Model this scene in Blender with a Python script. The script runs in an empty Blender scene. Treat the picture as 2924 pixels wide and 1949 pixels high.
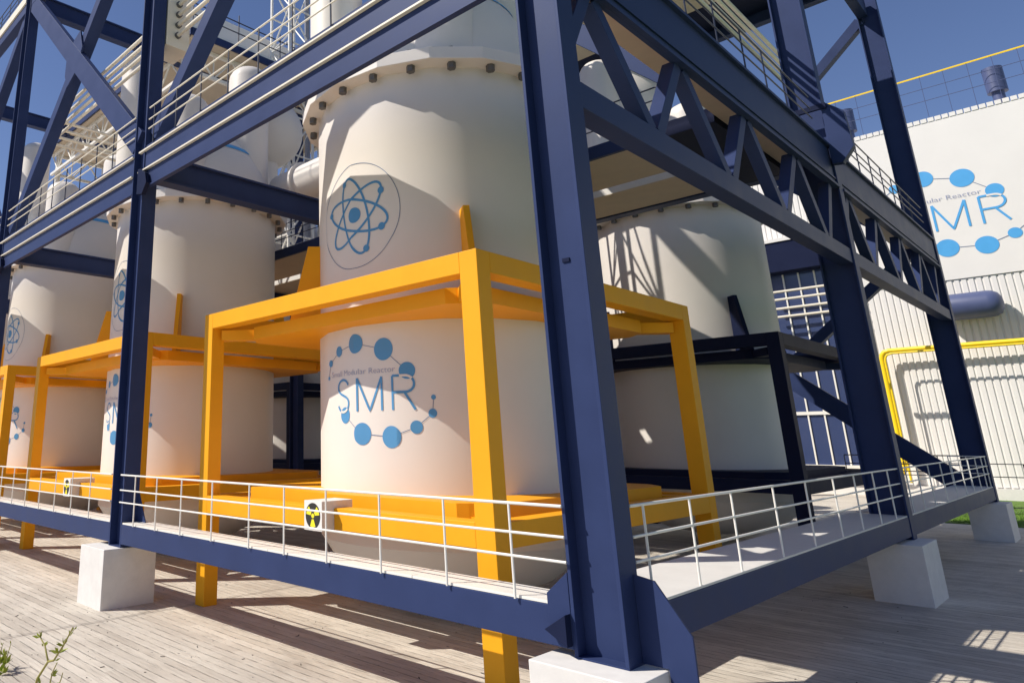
import bpy, bmesh, math, random
from math import radians as R, sin, cos, pi
from mathutils import Vector, Matrix
random.seed(7)
S = bpy.context.scene
# ---------------------------------------------------------------- camera
cd = bpy.data.cameras.new('camera'); cam = bpy.data.objects.new('camera', cd); S.collection.objects.link(cam)
S.camera = cam
ROW = ((0.65588451, 0.75482852, -0.00702909), (-0.20049239, 0.16521914, -0.96566321), (-0.7277488, 0.63477282, 0.25970205))
m = Matrix.Identity(4)
for i in range(3):
    m[i][0] = ROW[0][i]; m[i][1] = -ROW[1][i]; m[i][2] = -ROW[2][i]
m[0][3], m[1][3], m[2][3] = 4.2, -8.0, 3.7
cam.matrix_world = m
cd.sensor_width = 36; cd.lens = 36*1991.3/2924
cd.shift_x = (1462-911.9)/2924; cd.shift_y = (718.6-974.5)/2924
cd.clip_start = .05; cd.clip_end = 3000
# ---------------------------------------------------------------- sky and sun
LD = Vector((.57, .765, -1.0)).normalized()          # direction the sunlight travels
W = bpy.data.worlds.new('World'); S.world = W; W.use_nodes = True
nt = W.node_tree; bg = nt.nodes['Background']
sky = nt.nodes.new('ShaderNodeTexSky'); sky.sky_type = 'NISHITA'; sky.sun_disc = False
sky.sun_elevation = math.asin(-LD.z); sky.sun_rotation = math.atan2(-LD.x, -LD.y)
sky.air_density = 1.0; sky.dust_density = .2; sky.ozone_density = 4.5; sky.altitude = 100
tint = nt.nodes.new('ShaderNodeMix'); tint.data_type = 'RGBA'; tint.blend_type = 'MULTIPLY'; tint.inputs[0].default_value = 1
tint.inputs[7].default_value = (1.10, 1.0, 1.10, 1); nt.links.new(sky.outputs[0], tint.inputs[6]); nt.links.new(tint.outputs[2], bg.inputs[0]); bg.inputs[1].default_value = .085
sl = bpy.data.lights.new('sun', 'SUN'); sl.energy = 4.6; sl.angle = R(.5); sl.color = (1, .93, .83)
sun = bpy.data.objects.new('sun', sl); S.collection.objects.link(sun)
sun.rotation_euler = LD.to_track_quat('-Z', 'Y').to_euler(); sun.location = (-20, -40, 60)
S.view_settings.view_transform = 'Standard'; S.view_settings.look = 'None'
S.view_settings.exposure = .22; S.view_settings.gamma = 1

# ---------------------------------------------------------------- materials
def mat(name, col, rough=.5, noise=.06, nscale=2.5, bump=0, bscale=60, metal=0, spec=.5, coat=0):
    M = bpy.data.materials.new(name); M.use_nodes = True
    t = M.node_tree; b = t.nodes['Principled BSDF']
    b.inputs['Roughness'].default_value = rough; b.inputs['Metallic'].default_value = metal
    b.inputs['Specular IOR Level'].default_value = spec
    if coat: b.inputs['Coat Weight'].default_value = coat; b.inputs['Coat Roughness'].default_value = .25
    g = t.nodes.new('ShaderNodeNewGeometry'); n = t.nodes.new('ShaderNodeTexNoise')
    n.inputs['Scale'].default_value = nscale; n.inputs['Detail'].default_value = 6; n.inputs['Roughness'].default_value = .6
    t.links.new(g.outputs['Position'], n.inputs['Vector'])
    r = t.nodes.new('ShaderNodeMapRange'); r.inputs['From Min'].default_value = .3; r.inputs['From Max'].default_value = .7
    r.inputs['To Min'].default_value = 1-noise; r.inputs['To Max'].default_value = 1+noise*.5
    t.links.new(n.outputs['Fac'], r.inputs['Value'])
    v = t.nodes.new('ShaderNodeVectorMath'); v.operation = 'SCALE'; v.inputs[0].default_value = col
    t.links.new(r.outputs[0], v.inputs['Scale']); t.links.new(v.outputs[0], b.inputs['Base Color'])
    r2 = t.nodes.new('ShaderNodeMapRange'); r2.inputs['To Min'].default_value = max(0, rough-.1); r2.inputs['To Max'].default_value = min(1, rough+.1)
    t.links.new(n.outputs['Fac'], r2.inputs['Value']); t.links.new(r2.outputs[0], b.inputs['Roughness'])
    if bump:
        n2 = t.nodes.new('ShaderNodeTexNoise'); n2.inputs['Scale'].default_value = bscale; n2.inputs['Detail'].default_value = 4
        t.links.new(g.outputs['Position'], n2.inputs['Vector'])
        bp = t.nodes.new('ShaderNodeBump'); bp.inputs['Strength'].default_value = bump; bp.inputs['Distance'].default_value = .01
        t.links.new(n2.outputs['Fac'], bp.inputs['Height']); t.links.new(bp.outputs[0], b.inputs['Normal'])
    return M
NAVY = mat('navy_paint', (.031, .046, .120), .5, .12, 1.3, .05, 30, spec=.16)
NAVY.node_tree.nodes['Principled BSDF'].inputs['Specular Tint'].default_value = (.55, .68, 1, 1)
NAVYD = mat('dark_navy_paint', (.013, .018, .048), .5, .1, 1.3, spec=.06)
ORANGE = mat('orange_paint', (.84, .38, .012), .5, .05, 1.2, .03, 40, spec=.2)
WHITE = mat('white_tank_paint', (.73, .69, .645), .48, .03, .7, .04, 25, spec=.3)
CREAM = mat('cream_paint', (.74, .68, .56), .5, .05, 2)
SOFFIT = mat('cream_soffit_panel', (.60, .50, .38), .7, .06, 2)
RAILW = mat('white_rail_paint', (.80, .78, .72), .4, .03)
RAILN = mat('navy_and_shaded_rail', (.02, .025, .05), .4, .03)  # navy posts and rails, also pale rails darkened to look shaded
DECK = mat('pale_deck_panel', (.66, .65, .62), .6, .05, 3, .05, 80)
BLOCK = mat('white_concrete', (.70, .68, .645), .8, .07, 4, .25, 90)
BOLT = mat('grey_bolt_steel', (.13, .125, .12), .45, .1, 8, metal=.3)
BLUE1 = mat('blue_emblem_paint', (.075, .27, .52), .5, .04)
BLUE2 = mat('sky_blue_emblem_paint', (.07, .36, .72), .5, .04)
GREYT = mat('grey_lettering_paint', (.30, .33, .48), .5, .04)
LINE = mat('thin_line_paint', (.10, .16, .30), .5, .04)
BLACK = mat('black_sign_paint', (.02, .02, .018), .5, .04)
YEL = mat('yellow_sign_paint', (.85, .74, .02), .5, .04)
YPIPE = mat('yellow_pipe_paint', (.90, .62, .01), .35, .04)
WALL = mat('white_wall_cladding', (.76, .735, .70), .55, .03, .5)
GLASS = mat('blue_window_glass', (.045, .065, .15), .12, .04, .2, spec=.8)
VENT = mat('blue_grey_duct_paint', (.075, .095, .20), .45, .06, 2)
LEAF = mat('yellow_green_leaf', (.34, .40, .04), .6, .2, 8)
STEM = mat('olive_stem', (.30, .27, .07), .7, .2, 8)
CHIP = mat('dark_debris', (.07, .06, .055), .9, .3, 8)

def ground_material():
    M = bpy.data.materials.new('board_marked_concrete'); M.use_nodes = True
    t = M.node_tree; b = t.nodes['Principled BSDF']; L = t.links; N = t.nodes.new
    def math_(op, a, c=None, cl=False):
        n = N('ShaderNodeMath'); n.operation = op; n.use_clamp = cl
        for i, x in enumerate((a, c)):
            if x is None: continue
            if isinstance(x, (int, float)): n.inputs[i].default_value = x
            else: L.new(x, n.inputs[i])
        return n.outputs[0]
    def noise(vec, sc, det=6, ro=.6, dist=0):
        n = N('ShaderNodeTexNoise'); n.inputs['Scale'].default_value = sc; n.inputs['Detail'].default_value = det
        n.inputs['Roughness'].default_value = ro; n.inputs['Distortion'].default_value = dist; L.new(vec, n.inputs['Vector']); return n.outputs['Fac']
    def scale(vec, s):
        n = N('ShaderNodeVectorMath'); n.operation = 'MULTIPLY'; L.new(vec, n.inputs[0]); n.inputs[1].default_value = s; return n.outputs[0]
    def mrange(x, a, c, d=0, e=1):
        n = N('ShaderNodeMapRange'); L.new(x, n.inputs[0])
        for i, v in zip((1, 2, 3, 4), (a, c, d, e)): n.inputs[i].default_value = v
        return n.outputs[0]
    pos = N('ShaderNodeNewGeometry').outputs['Position']
    sep = N('ShaderNodeSeparateXYZ'); L.new(pos, sep.inputs[0]); X, Y = sep.outputs[0], sep.outputs[1]
    wob = noise(pos, 1.3, 3)
    yy = math_('ADD', Y, math_('MULTIPLY', math_('SUBTRACT', wob, .5), .03))
    yb = math_('DIVIDE', yy, .20); idx = math_('FLOOR', yb); fr = math_('FRACT', yb)
    # board lengths staggered along x
    wn = N('ShaderNodeTexWhiteNoise'); wn.noise_dimensions = '1D'; L.new(idx, wn.inputs['W'])
    xs = math_('DIVIDE', math_('ADD', X, math_('MULTIPLY', wn.outputs['Value'], 7)), 3.4); xi = math_('FLOOR', xs)
    wn2 = N('ShaderNodeTexWhiteNoise'); wn2.noise_dimensions = '2D'
    cb = N('ShaderNodeCombineXYZ'); L.new(idx, cb.inputs[0]); L.new(xi, cb.inputs[1]); L.new(cb.outputs[0], wn2.inputs['Vector'])
    tone = wn2.outputs['Value']
    edge = math_('MINIMUM', fr, math_('SUBTRACT', 1, fr))
    brk = noise(scale(pos, (3, 14, 1)), 1.0, 4)
    groove = math_('MULTIPLY', mrange(edge, .0, .06, 1, 0), mrange(brk, .42, .58, 0, 1))
    groove = math_('MAXIMUM', groove, 0)
    # long grain along the boards
    grain = noise(scale(pos, (1.0, 17, 1)), 1.0, 9, .7, .3)
    grain2 = noise(scale(pos, (4, 70, 1)), 1.0, 5, .6)
    blot = noise(pos, .55, 7, .62, .4)
    spots = noise(scale(pos, (5, 9, 1)), 1.6, 3, .5)
    spot = mrange(spots, .685, .73, 0, 1)
    streak = mrange(grain, .52, .70, 0, 1)
    # poured joints: bands across the boards, one of them cracked
    wv = math_('MULTIPLY', math_('SUBTRACT', noise(pos, 1.6, 5), .5), .28)
    j1 = math_('ABSOLUTE', math_('ADD', math_('ADD', X, 11.25), wv))
    j2 = math_('ABSOLUTE', math_('SUBTRACT', math_('PINGPONG', math_('ADD', math_('ADD', Y, 4.15+17.8*4), wv), 8.9), 0))
    joint = mrange(j1, .02, .07, 1, 0)
    jcrack = math_('MAXIMUM', mrange(math_('ABSOLUTE', math_('SUBTRACT', j1, .06)), .0, .012, 1, 0), mrange(j2, .0, .022, 1, 0))
    side = mrange(X, -7, -1.0, .38, 1)
    # colour
    ramp = N('ShaderNodeValToRGB'); e = ramp.color_ramp.elements
    e[0].position = .26; e[0].color = (.45, .40, .335, 1); e[1].position = .72; e[1].color = (.70, .645, .555, 1)
    mixv = math_('ADD', math_('MULTIPLY', tone, .24), math_('ADD', math_('MULTIPLY', blot, .62), math_('MULTIPLY', grain2, .25)))
    L.new(mixv, ramp.inputs[0])
    def mul(c, fac, col):
        n = N('ShaderNodeMix'); n.data_type = 'RGBA'; n.blend_type = 'MIX'; L.new(fac, n.inputs[0]); L.new(c, n.inputs[6]); n.inputs[7].default_value = (*col, 1); return n.outputs[2]
    c = ramp.outputs[0]
    wear = math_('MULTIPLY', mrange(noise(pos, .3, 5, .65), .38, .58, .25, 1), side)
    c = mul(c, math_('MULTIPLY', math_('MULTIPLY', streak, wear), .95), (.11, .095, .085))
    c = mul(c, math_('MULTIPLY', math_('MULTIPLY', groove, side), .92), (.12, .10, .085))
    c = mul(c, math_('MULTIPLY', joint, .35), (.36, .31, .27))
    c = mul(c, math_('MULTIPLY', jcrack, .7), (.12, .10, .085))
    c = mul(c, math_('MULTIPLY', mrange(noise(scale(pos, (.5, .9, 1)), .8, 6, .6, .6), .52, .72, 0, 1), .35), (.24, .205, .175))
    c = mul(c, math_('MULTIPLY', spot, .75), (.07, .06, .06))
    L.new(c, b.inputs['Base Color']); b.inputs['Roughness'].default_value = .85
    h = math_('ADD', math_('MULTIPLY', tone, .35), math_('ADD', math_('MULTIPLY', grain, .5), math_('MULTIPLY', grain2, .25)))
    h = math_('SUBTRACT', h, math_('MULTIPLY', groove, .6)); h = math_('ADD', h, math_('MULTIPLY', joint, .25)); h = math_('SUBTRACT', h, math_('MULTIPLY', jcrack, .5))
    bp = N('ShaderNodeBump'); bp.inputs['Strength'].default_value = 1; bp.inputs['Distance'].default_value = .06
    L.new(h, bp.inputs['Height']); L.new(bp.outputs[0], b.inputs['Normal'])
    return M
GROUND = ground_material()
GRASS = mat('lawn_green', (.10, .19, .02), .9, .35, 1.5)

# ---------------------------------------------------------------- builders
class MB:
    def __init__(s): s.v = []; s.f = []; s.sm = []
    def add(s, vs, fs, smooth=False):
        o = len(s.v); s.v += [tuple(p) for p in vs]
        for f in fs: s.f.append([i+o for i in f]); s.sm.append(smooth)
        return s
    def box(s, x0, x1, y0, y1, z0, z1):
        vs = [(x, y, z) for z in (z0, z1) for y in (y0, y1) for x in (x0, x1)]
        return s.add(vs, [(0, 2, 3, 1), (4, 5, 7, 6), (0, 1, 5, 4), (2, 6, 7, 3), (0, 4, 6, 2), (1, 3, 7, 5)])
    def bar(s, p, q, w, h, up=(0, 0, 1)):
        p = Vector(p); q = Vector(q); d = (q-p).normalized(); u = Vector(up)
        sx = d.cross(u).normalized()*w/2; sy = sx.cross(d).normalized()*h/2
        vs = [a+i*sx+j*sy for a in (p, q) for i, j in ((-1, -1), (1, -1), (1, 1), (-1, 1))]
        return s.add(vs, [(0, 1, 2, 3), (4, 7, 6, 5), (0, 4, 5, 1), (1, 5, 6, 2), (2, 6, 7, 3), (3, 7, 4, 0)])
    def cyl(s, p, q, r, n=20, r2=None, caps=True):
        p = Vector(p); q = Vector(q); d = (q-p).normalized()
        a = d.cross(Vector((0, 0, 1)) if abs(d.z) < .9 else Vector((1, 0, 0))).normalized(); b = d.cross(a)
        r2 = r if r2 is None else r2; vs = []
        for c, rr in ((p, r), (q, r2)):
            for k in range(n): t = 2*pi*k/n; vs.append(c+a*cos(t)*rr+b*sin(t)*rr)
        s.add(vs, [(k, (k+1) % n, n+(k+1) % n, n+k) for k in range(n)], n > 8)
        if caps: s.add(vs[:n], [list(range(n))[::-1]]); s.add(vs[n:], [list(range(n))])
        return s
    def tube(s, pts, r, n=12):                       # swept along a path, mitred corners
        P = [Vector(p) for p in pts]; rings = []; a = None
        for i, p in enumerate(P):
            d = ((P[i+1]-p).normalized() if i < len(P)-1 else Vector())+((p-P[i-1]).normalized() if i else Vector()); d.normalize()
            if a is None: a = d.cross(Vector((.13, .2, 1))).normalized()
            a = (a-d*a.dot(d)).normalized(); b = d.cross(a)
            rr = r[i] if isinstance(r, (list, tuple)) else r
            rings.append([p+a*cos(2*pi*k/n)*rr+b*sin(2*pi*k/n)*rr for k in range(n)])
        vs = [v for g in rings for v in g]
        fs = [(i*n+k, i*n+(k+1) % n, (i+1)*n+(k+1) % n, (i+1)*n+k) for i in range(len(P)-1) for k in range(n)]
        s.add(vs, fs, True); s.add(rings[0], [list(range(n))[::-1]]); s.add(rings[-1], [list(range(n))]); return s
    def lathe(s, c, prof, n=96, hard=(), ph=0):            # prof: (r, z); split the surface at the indices in hard
        segs = []; cur = [prof[0]]
        for i in range(1, len(prof)):
            cur.append(prof[i])
            if i in hard: segs.append(cur); cur = [prof[i]]
        if len(cur) > 1: segs.append(cur)
        for sg in segs:
            vs = [(c[0]+r*cos(2*pi*k/n+ph), c[1]+r*sin(2*pi*k/n+ph), c[2]+z) for r, z in sg for k in range(n)]
            s.add(vs, [(i*n+k, i*n+(k+1) % n, (i+1)*n+(k+1) % n, (i+1)*n+k) for i in range(len(sg)-1) for k in range(n)], True)
        return s
    def prism(s, poly, axis, a, b):                  # polygon in the other two axes, extruded from a to b
        def P(u, v, w): return {'x': (w, u, v), 'y': (u, w, v), 'z': (u, v, w)}[axis]
        n = len(poly); vs = [P(u, v, a) for u, v in poly]+[P(u, v, b) for u, v in poly]
        return s.add(vs, [list(range(n))[::-1], list(range(n, 2*n))]+[(k, (k+1) % n, n+(k+1) % n, n+k) for k in range(n)])
    def build(s, name, material, parent=None, bevel=0):
        me = bpy.data.meshes.new(name); me.from_pydata(s.v, [], s.f); me.validate(); me.update()
        if len(me.polygons) == len(s.sm): me.polygons.foreach_set('use_smooth', s.sm)
        bm = bmesh.new(); bm.from_mesh(me); bmesh.ops.recalc_face_normals(bm, faces=bm.faces); bm.to_mesh(me); bm.free()
        me.materials.append(material)
        o = bpy.data.objects.new(name, me); S.collection.objects.link(o)
        if parent:
            o.parent = parent; o.location = -Vector(parent['_o']) if '_o' in parent else (0, 0, 0)
        if bevel:
            bv = o.modifiers.new('edge', 'BEVEL'); bv.width = bevel; bv.segments = 2; bv.limit_method = 'ANGLE'; bv.angle_limit = R(40)
        return o
def tag(o, label, cat, group=None):
    o['label'] = label; o['category'] = cat
    if 'kind' not in o: o['kind'] = 'thing'
    if group: o['group'] = group
    return o
def thing(name, loc, label, cat, group=None):
    o = bpy.data.objects.new(name, None); S.collection.objects.link(o); o.location = loc; o.empty_display_size = .2
    o['_o'] = list(loc); return tag(o, label, cat, group)
def struct(o): o['kind'] = 'structure'; return o
def copy_tree(o, parent=None):
    c = o.copy(); S.collection.objects.link(c); c.parent = parent
    for ch in o.children: copy_tree(ch, c)
    return c
def moved(o, d, label):
    c = copy_tree(o); c.location = Vector(o.location)+Vector(d); c['label'] = label; return c

# ---------------------------------------------------------------- ground
g = MB()
g.add([(-400, -400, 0), (400, -400, 0), (400, 700, 0), (-400, 700, 0)], [(0, 1, 2, 3)])
struct(g.build('ground', GROUND))
gr = MB(); gr.box(-2.4, 90, 33.8, 49.9, -.05, .03)
go = gr.build('lawn', GRASS); struct(go)
struct(MB().box(6.5, 400, -400, 33.79, -.05, .03).build('lawn', GRASS))  # unseen lawn added to cut light bounced onto the shaded steel
bl = MB()
for i in range(26000):
    x = random.uniform(-2.3, 14); y = 33.85+abs(random.gauss(0, 1))*5.0
    if y > 49.8: continue
    h = random.uniform(.05, .13); a = random.uniform(0, 6.28); w = .012
    dx, dy = cos(a)*w, sin(a)*w; lx, ly = random.uniform(-.05, .05), random.uniform(-.05, .05)
    bl.add([(x-dx, y-dy, .02), (x+dx, y+dy, .02), (x+lx, y+ly, .02+h)], [(0, 1, 2)])
gb = bl.build('grass', mat('grass_blades', (.13, .25, .02), .8, .35, 3)); gb['kind'] = 'stuff'
tag(gb, 'bright green grass blades beyond the far end of the walkway', 'grass')
db = MB()
for i in range(300):
    x = random.uniform(-16, 5); y = random.uniform(-5, 16)
    if random.random() < .4: y = random.uniform(-4.8, 0)
    a = random.uniform(0, pi); l = min(.16, .02*math.exp(abs(random.gauss(0, .8)))); w = random.uniform(.005, .014)+l*.06
    c = Vector((x, y, .006)); d = Vector((cos(a), sin(a), random.uniform(0, .25))); e = Vector((cos(a+random.uniform(-1, 1)), sin(a+random.uniform(-1, 1)), .1))
    db.bar(c-d*l/2, c+d*l*.1, w, .008)
    if l > .05: db.bar(c+d*l*.08, c+d*l*.1+e*l*.5, w*.7, .008)
dbo = db.build('litter', CHIP); dbo['kind'] = 'stuff'; tag(dbo, 'dark chips and twigs scattered over the pale concrete', 'debris')

# ---------------------------------------------------------------- steel columns and footings
PX = 12.0; YB = (0, 14.42, 29.0)
ORD = ['nearest', 'second', 'third', 'fourth', 'fifth']
def hcolumn(x0, x1, y, label, ztop=25.5, base=True, gusset=False):
    c = thing('steel_column', ((x0+x1)/2, y+.2, 1.3), label, 'column', 'navy H columns of the steel frame')
    for a, b in ((x0, x0+.045), (x1-.045, x1)):
        MB().box(a, b, y, y+.41, 1.3, ztop).build('flange', NAVY, c, .006)
    MB().box(x0+.045, x1-.045, y+.19, y+.235, 1.3, ztop).build('web', NAVY, c)
    if base:
        MB().box(x0+.003, x1-.003, y+.003, y+.407, 1.281, 1.3).build('base_plate', NAVY, c)
    return c
def footing(x0, x1, y0, y1, label):
    o = MB().box(x0, x1, y0, y1, -.1, 1.28).build('concrete_footing', BLOCK, None, .012)
    o.location = (0, 0, 0); return tag(o, label, 'footing', 'white concrete blocks under the columns')
cols = []
for k in range(5):
    x1 = .045-PX*k-(.2 if k == 1 else 0)
    lab = ['nearest navy H column at the corner, standing on a cut-off white block',
           'navy H column of the front row, left of the first white tank',
           'navy H column of the front row near the left edge, between two X braces',
           'fourth navy H column of the front row, behind the third tank',
           'fifth navy H column of the front row, farthest left'][k]
    cols.append(hcolumn(x1-.64, x1, 0, lab))
    footing(x1-.98 if k == 0 else x1-1.25, x1+.27 if k == 0 else x1+.05, -.42, .92 if k else .95,
            ['white concrete block under the nearest corner column, cut by the bottom edge',
             'white concrete block under the front column left of the first tank',
             'white concrete block under the third column of the front row',
             'white concrete block under the fourth column of the front row', 'white concrete block under the fifth column of the front row'][k])
for j, (y, lab) in enumerate(((YB[1], 'navy H column halfway along the right side of the frame, in shade'), (YB[2], 'navy H column at the far right end of the frame, against the white building'))):
    hcolumn(-.76, .02, y, lab)
    footing(-.75, .34, y-1.05, y+.6, ['white concrete block under the middle column of the right side', 'white concrete block under the far right column beside the grass'][j])
for j, yy in enumerate((15.0, 29.0)):
    for k in range(1, 4):
        hcolumn(.045-PX*k-.64, .045-PX*k, yy, 'inner navy H column %s, %s line from the right' % (('between the two rows of tanks', 'behind the second row of tanks')[j], ORD[k]))
        footing(.045-PX*k-.98, .045-PX*k+.27, yy-.45, yy+.95, 'white block under the inner column %s, %s from right' % (('between the tank rows', 'behind the rear tanks')[j], ORD[k]))
# corner column extras: splayed base plates and seats
c0 = cols[0]
MB().prism([(-.60, 2.18), (-.60, 1.37), (-.89, 1.37), (-.89, 1.92)], 'y', -.004, .05).build('gusset_plate', NAVY, c0, .004)
MB().prism([(.047, 2.2), (.28, 2.16), (.62, 1.66), (.62, .98), (.33, 1.02), (.33, 1.30), (.047, 1.30)], 'y', .30, .335).build('gusset_plate', NAVY, c0, .004)
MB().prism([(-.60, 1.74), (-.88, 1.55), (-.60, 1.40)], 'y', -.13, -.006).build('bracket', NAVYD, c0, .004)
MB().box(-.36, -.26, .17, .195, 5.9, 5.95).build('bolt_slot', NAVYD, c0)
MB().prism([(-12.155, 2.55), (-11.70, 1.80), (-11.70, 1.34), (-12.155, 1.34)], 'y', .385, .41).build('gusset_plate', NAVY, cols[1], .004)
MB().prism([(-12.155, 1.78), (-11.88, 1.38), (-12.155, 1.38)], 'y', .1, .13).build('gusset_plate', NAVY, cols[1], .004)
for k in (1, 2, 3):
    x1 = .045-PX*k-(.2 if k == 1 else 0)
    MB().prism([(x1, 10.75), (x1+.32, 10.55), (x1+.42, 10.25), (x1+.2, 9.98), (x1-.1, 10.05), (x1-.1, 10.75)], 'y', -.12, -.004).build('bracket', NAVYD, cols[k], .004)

# ---------------------------------------------------------------- beams of the two faces
def beam(mb, name, loc, label, mtl=NAVY, bevel=.008, cat='beam', group='navy steel beams'):
    o = thing(name, loc, label, cat, group); mb.build('web', mtl, o, bevel); return o
def xr(k): return .045-PX*k-(.2 if k == 1 else 0)     # right face of front column k
for k in range(4):
    a, b = xr(k+1), xr(k)-.64
    bay = ['first front bay, beside the corner column', 'second front bay', 'third front bay', 'leftmost front bay'][k]
    o = thing('floor_beam', ((a+b)/2, .2, 1.36), 'low navy edge beam under the walkway, '+bay, 'beam', 'low navy edge beams of the walkway')
    MB().box(a, b, .0, .30, 1.36, 1.795).build('web', NAVY, o, .008)
    o = thing('storey_beam', ((a+b)/2, .2, 10.2), 'tall navy beam with two cream strips, '+bay, 'beam', 'storey beams of the front face')
    MB().box(a, b, .03, .12, 10.2, 11.46).build('web', NAVY, o, .008)
    MB().box(a, b, -.01, .03, 10.2, 10.24).build('flange', NAVY, o)
    for z in (10.70, 11.28):
        MB().box(a-.25, b+.02, -.055, .028, z, z+.045).build('strip', CREAM, o, .006)
    o = thing('storey_beam', ((a+b)/2, .2, 22.0), 'top storey navy beam with cream fascia, '+bay, 'beam', 'storey beams of the front face')
    MB().box(a, b, .03, .40, 22.0, 22.45).build('web', NAVY, o, .008)
    MB().box(a, b, -.03, .40, 22.452, 22.85).build('fascia', CREAM, o, .008)
for k in range(2):
    a, b = YB[k]+.41, YB[k+1]
    side = ['near half of the right side', 'far half of the right side'][k]
    o = thing('floor_beam', (0, (a+b)/2, 1.36), 'low navy edge beam under the walkway, '+side, 'beam', 'low navy edge beams of the walkway')
    MB().box(-.30, .0, a if k else .82, b, 1.36, 1.795).build('web', NAVY, o, .008)
    o = thing('storey_beam', (-.2, (a+b)/2, 10.2), 'deep navy beam over the open truss, '+side, 'beam', 'storey beams of the right side')
    MB().box(-.12, -.03, a, b, 10.2, 11.44).build('web', NAVY, o, .008)
    MB().box(-.03, .05, a, b, 11.37, 11.44).build('flange', NAVY, o); MB().box(-.03, .05, a, b, 10.2, 10.27).build('flange', NAVY, o)
    MB().box(-.03, .0, a, b, 10.45, 10.5).build('flange', NAVY, o)
    o = thing('storey_beam', (-.5, (a+b)/2, 22.0), 'top storey navy beam high on the right side, '+side, 'beam', 'storey beams of the right side')
    MB().box(-.72, -.35, a, b, 22.0, 22.8).build('web', NAVY, o, .008)
    # truss under the beam
    t = thing('lattice_truss', (-.15, (a+b)/2, 8.1), 'navy truss of slanting struts under the deep beam, '+side, 'truss', 'trusses of the right side')
    MB().box(-.34, -.02, a, b, 8.10, 8.50).build('bottom_chord', NAVY, t, .008)
    off = YB[k]
    tops = [1.25, 4.5, 7.75, 11.05, 14.0]; bots = [-.15, 3.05, 6.3, 9.5, 12.7]
    for i in range(5):
        for up, p, q in ((True, bots[i], tops[i]), (False, tops[i], bots[i+1] if i < 4 else None)):
            if q is None: continue
            w = .24
            if up:
                pp = (-.18, off+max(p+.12, .43), 8.5+(max(p+.12, .43)-p-.12)*1.2); qq = (-.18, off+q-.12, 10.2)
            else:
                pp = (-.18, off+p+.12, 10.2); qq = (-.18, off+q-.12, 8.5)
            MB().bar(pp, qq, w, .24, (1, 0, 0)).build('strut', NAVY, t, .006)
# cross beams running back from the front columns
for k in range(1, 4):
    x = xr(k)-.1
    for z0, z1, n in ((10.62, 11.38, 'first storey'), (22.0, 22.8, 'top storey')):
        for j, (ya, yb_) in enumerate(((.41, 15.0), (15.41, 29.0))):
            o = thing('cross_beam', (x, (ya+yb_)/2, z0), '%s navy beam running back from the %s front column, %s length' % (n, ORD[k], ('near', 'far')[j]), 'beam', 'navy cross beams')
            MB().box(x-.30, x-.12, ya, yb_, z0+.06, z1-.06).build('web', NAVY, o)
            MB().box(x-.42, x, ya, yb_, z0, z0+.06).build('flange', NAVY, o); MB().box(x-.42, x, ya, yb_, z1-.06, z1).build('flange', NAVY, o)
# beams running left-right inside the frame
for nm, y, z0, z1, x0, x1, lab in (('cross_beam', 25.8, 22.0, 22.8, -11.9, -.78, 'navy beam with sunlit flanges high up behind the second tank row'),
                                   ('cross_beam', 14.75, 11.06, 11.45, -11.9, -.77, 'dark navy beam under the inner deck, in front of the rear tank flange'),
                                   ('cross_beam', 14.75, 11.06, 11.45, -24.0, -12.6, 'dark navy beam under the inner deck, left of the first inner column')):
    o = thing(nm, ((x0+x1)/2, y, z0), lab, 'beam', 'navy cross beams')
    MB().box(x0, x1, y+.15, y+.25, z0+.1, z1-.1).build('web', NAVY, o)
    MB().box(x0, x1, y, y+.4, z0, z0+.1).build('flange', NAVY, o); MB().box(x0, x1, y, y+.4, z1-.1, z1).build('flange', NAVY, o)

# ---------------------------------------------------------------- cross braces
def xbrace(xl, xrr, y, z0, z1, lab, only=None, wide=.72, narrow=.42):
    o = thing('cross_brace', ((xl+xrr)/2, y+.2, z0), lab, 'brace', 'navy X braces')
    A = (xrr, y+.14, z0); B = (xl, y+.14, z1); C = (xl, y+.33, z0); D = (xrr, y+.33, z1)
    if only != 'up': MB().bar(A, B, .20, wide, (0, 0, 1)).build('diagonal', NAVY, o, .006)
    if only != 'down': MB().bar(C, D, .42, narrow, (0, 0, 1)).build('diagonal', NAVY, o, .006)
    if only is None and y == 0:
        cx, cz = (xl+xrr)/2, (z0+z1)/2
        MB().prism([(cx-.7, cz+.22), (cx-.1, cz+.75), (cx+.40, cz+.9), (cx+.72, cz+.1), (cx+.35, cz-.65), (cx-.40, cz-1.0), (cx-.72, cz-.45)], 'y', y+.045, y+.105).build('gusset_plate', NAVY, o, .004)
    return o
xbrace(-12.0, -.55, 0, 11.75, 22.3, 'single wide navy diagonal rising right above the first front bay', 'up')
xbrace(-23.85, -12.75, 0, 11.75, 22.1, 'big navy X brace against the sky, above the second front bay')
xbrace(-35.85, -24.75, 0, 11.75, 22.1, 'navy X brace at the left edge, above the third front bay')
xbrace(-11.9, -.8, 15.0, 12.2, 23.6, 'wide navy diagonal falling right above the inner deck, behind the first tank', 'down')
xbrace(-23.9, -12.7, 15.0, 11.6, 22.0, 'navy diagonal rising right above the inner deck, left of the first tank', 'up')
xbrace(-35.9, -24.7, 15.0, 11.6, 22.0, 'navy X brace above the inner deck behind the third tank')
xbrace(-11.9, -.7, 29.0, 1.7, 11.2, 'dark navy X brace down at the far side, against the glass wall')
xbrace(-11.9, -.7, 29.0, 11.7, 22.0, 'dark navy X brace up at the far side behind the middle column')

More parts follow.
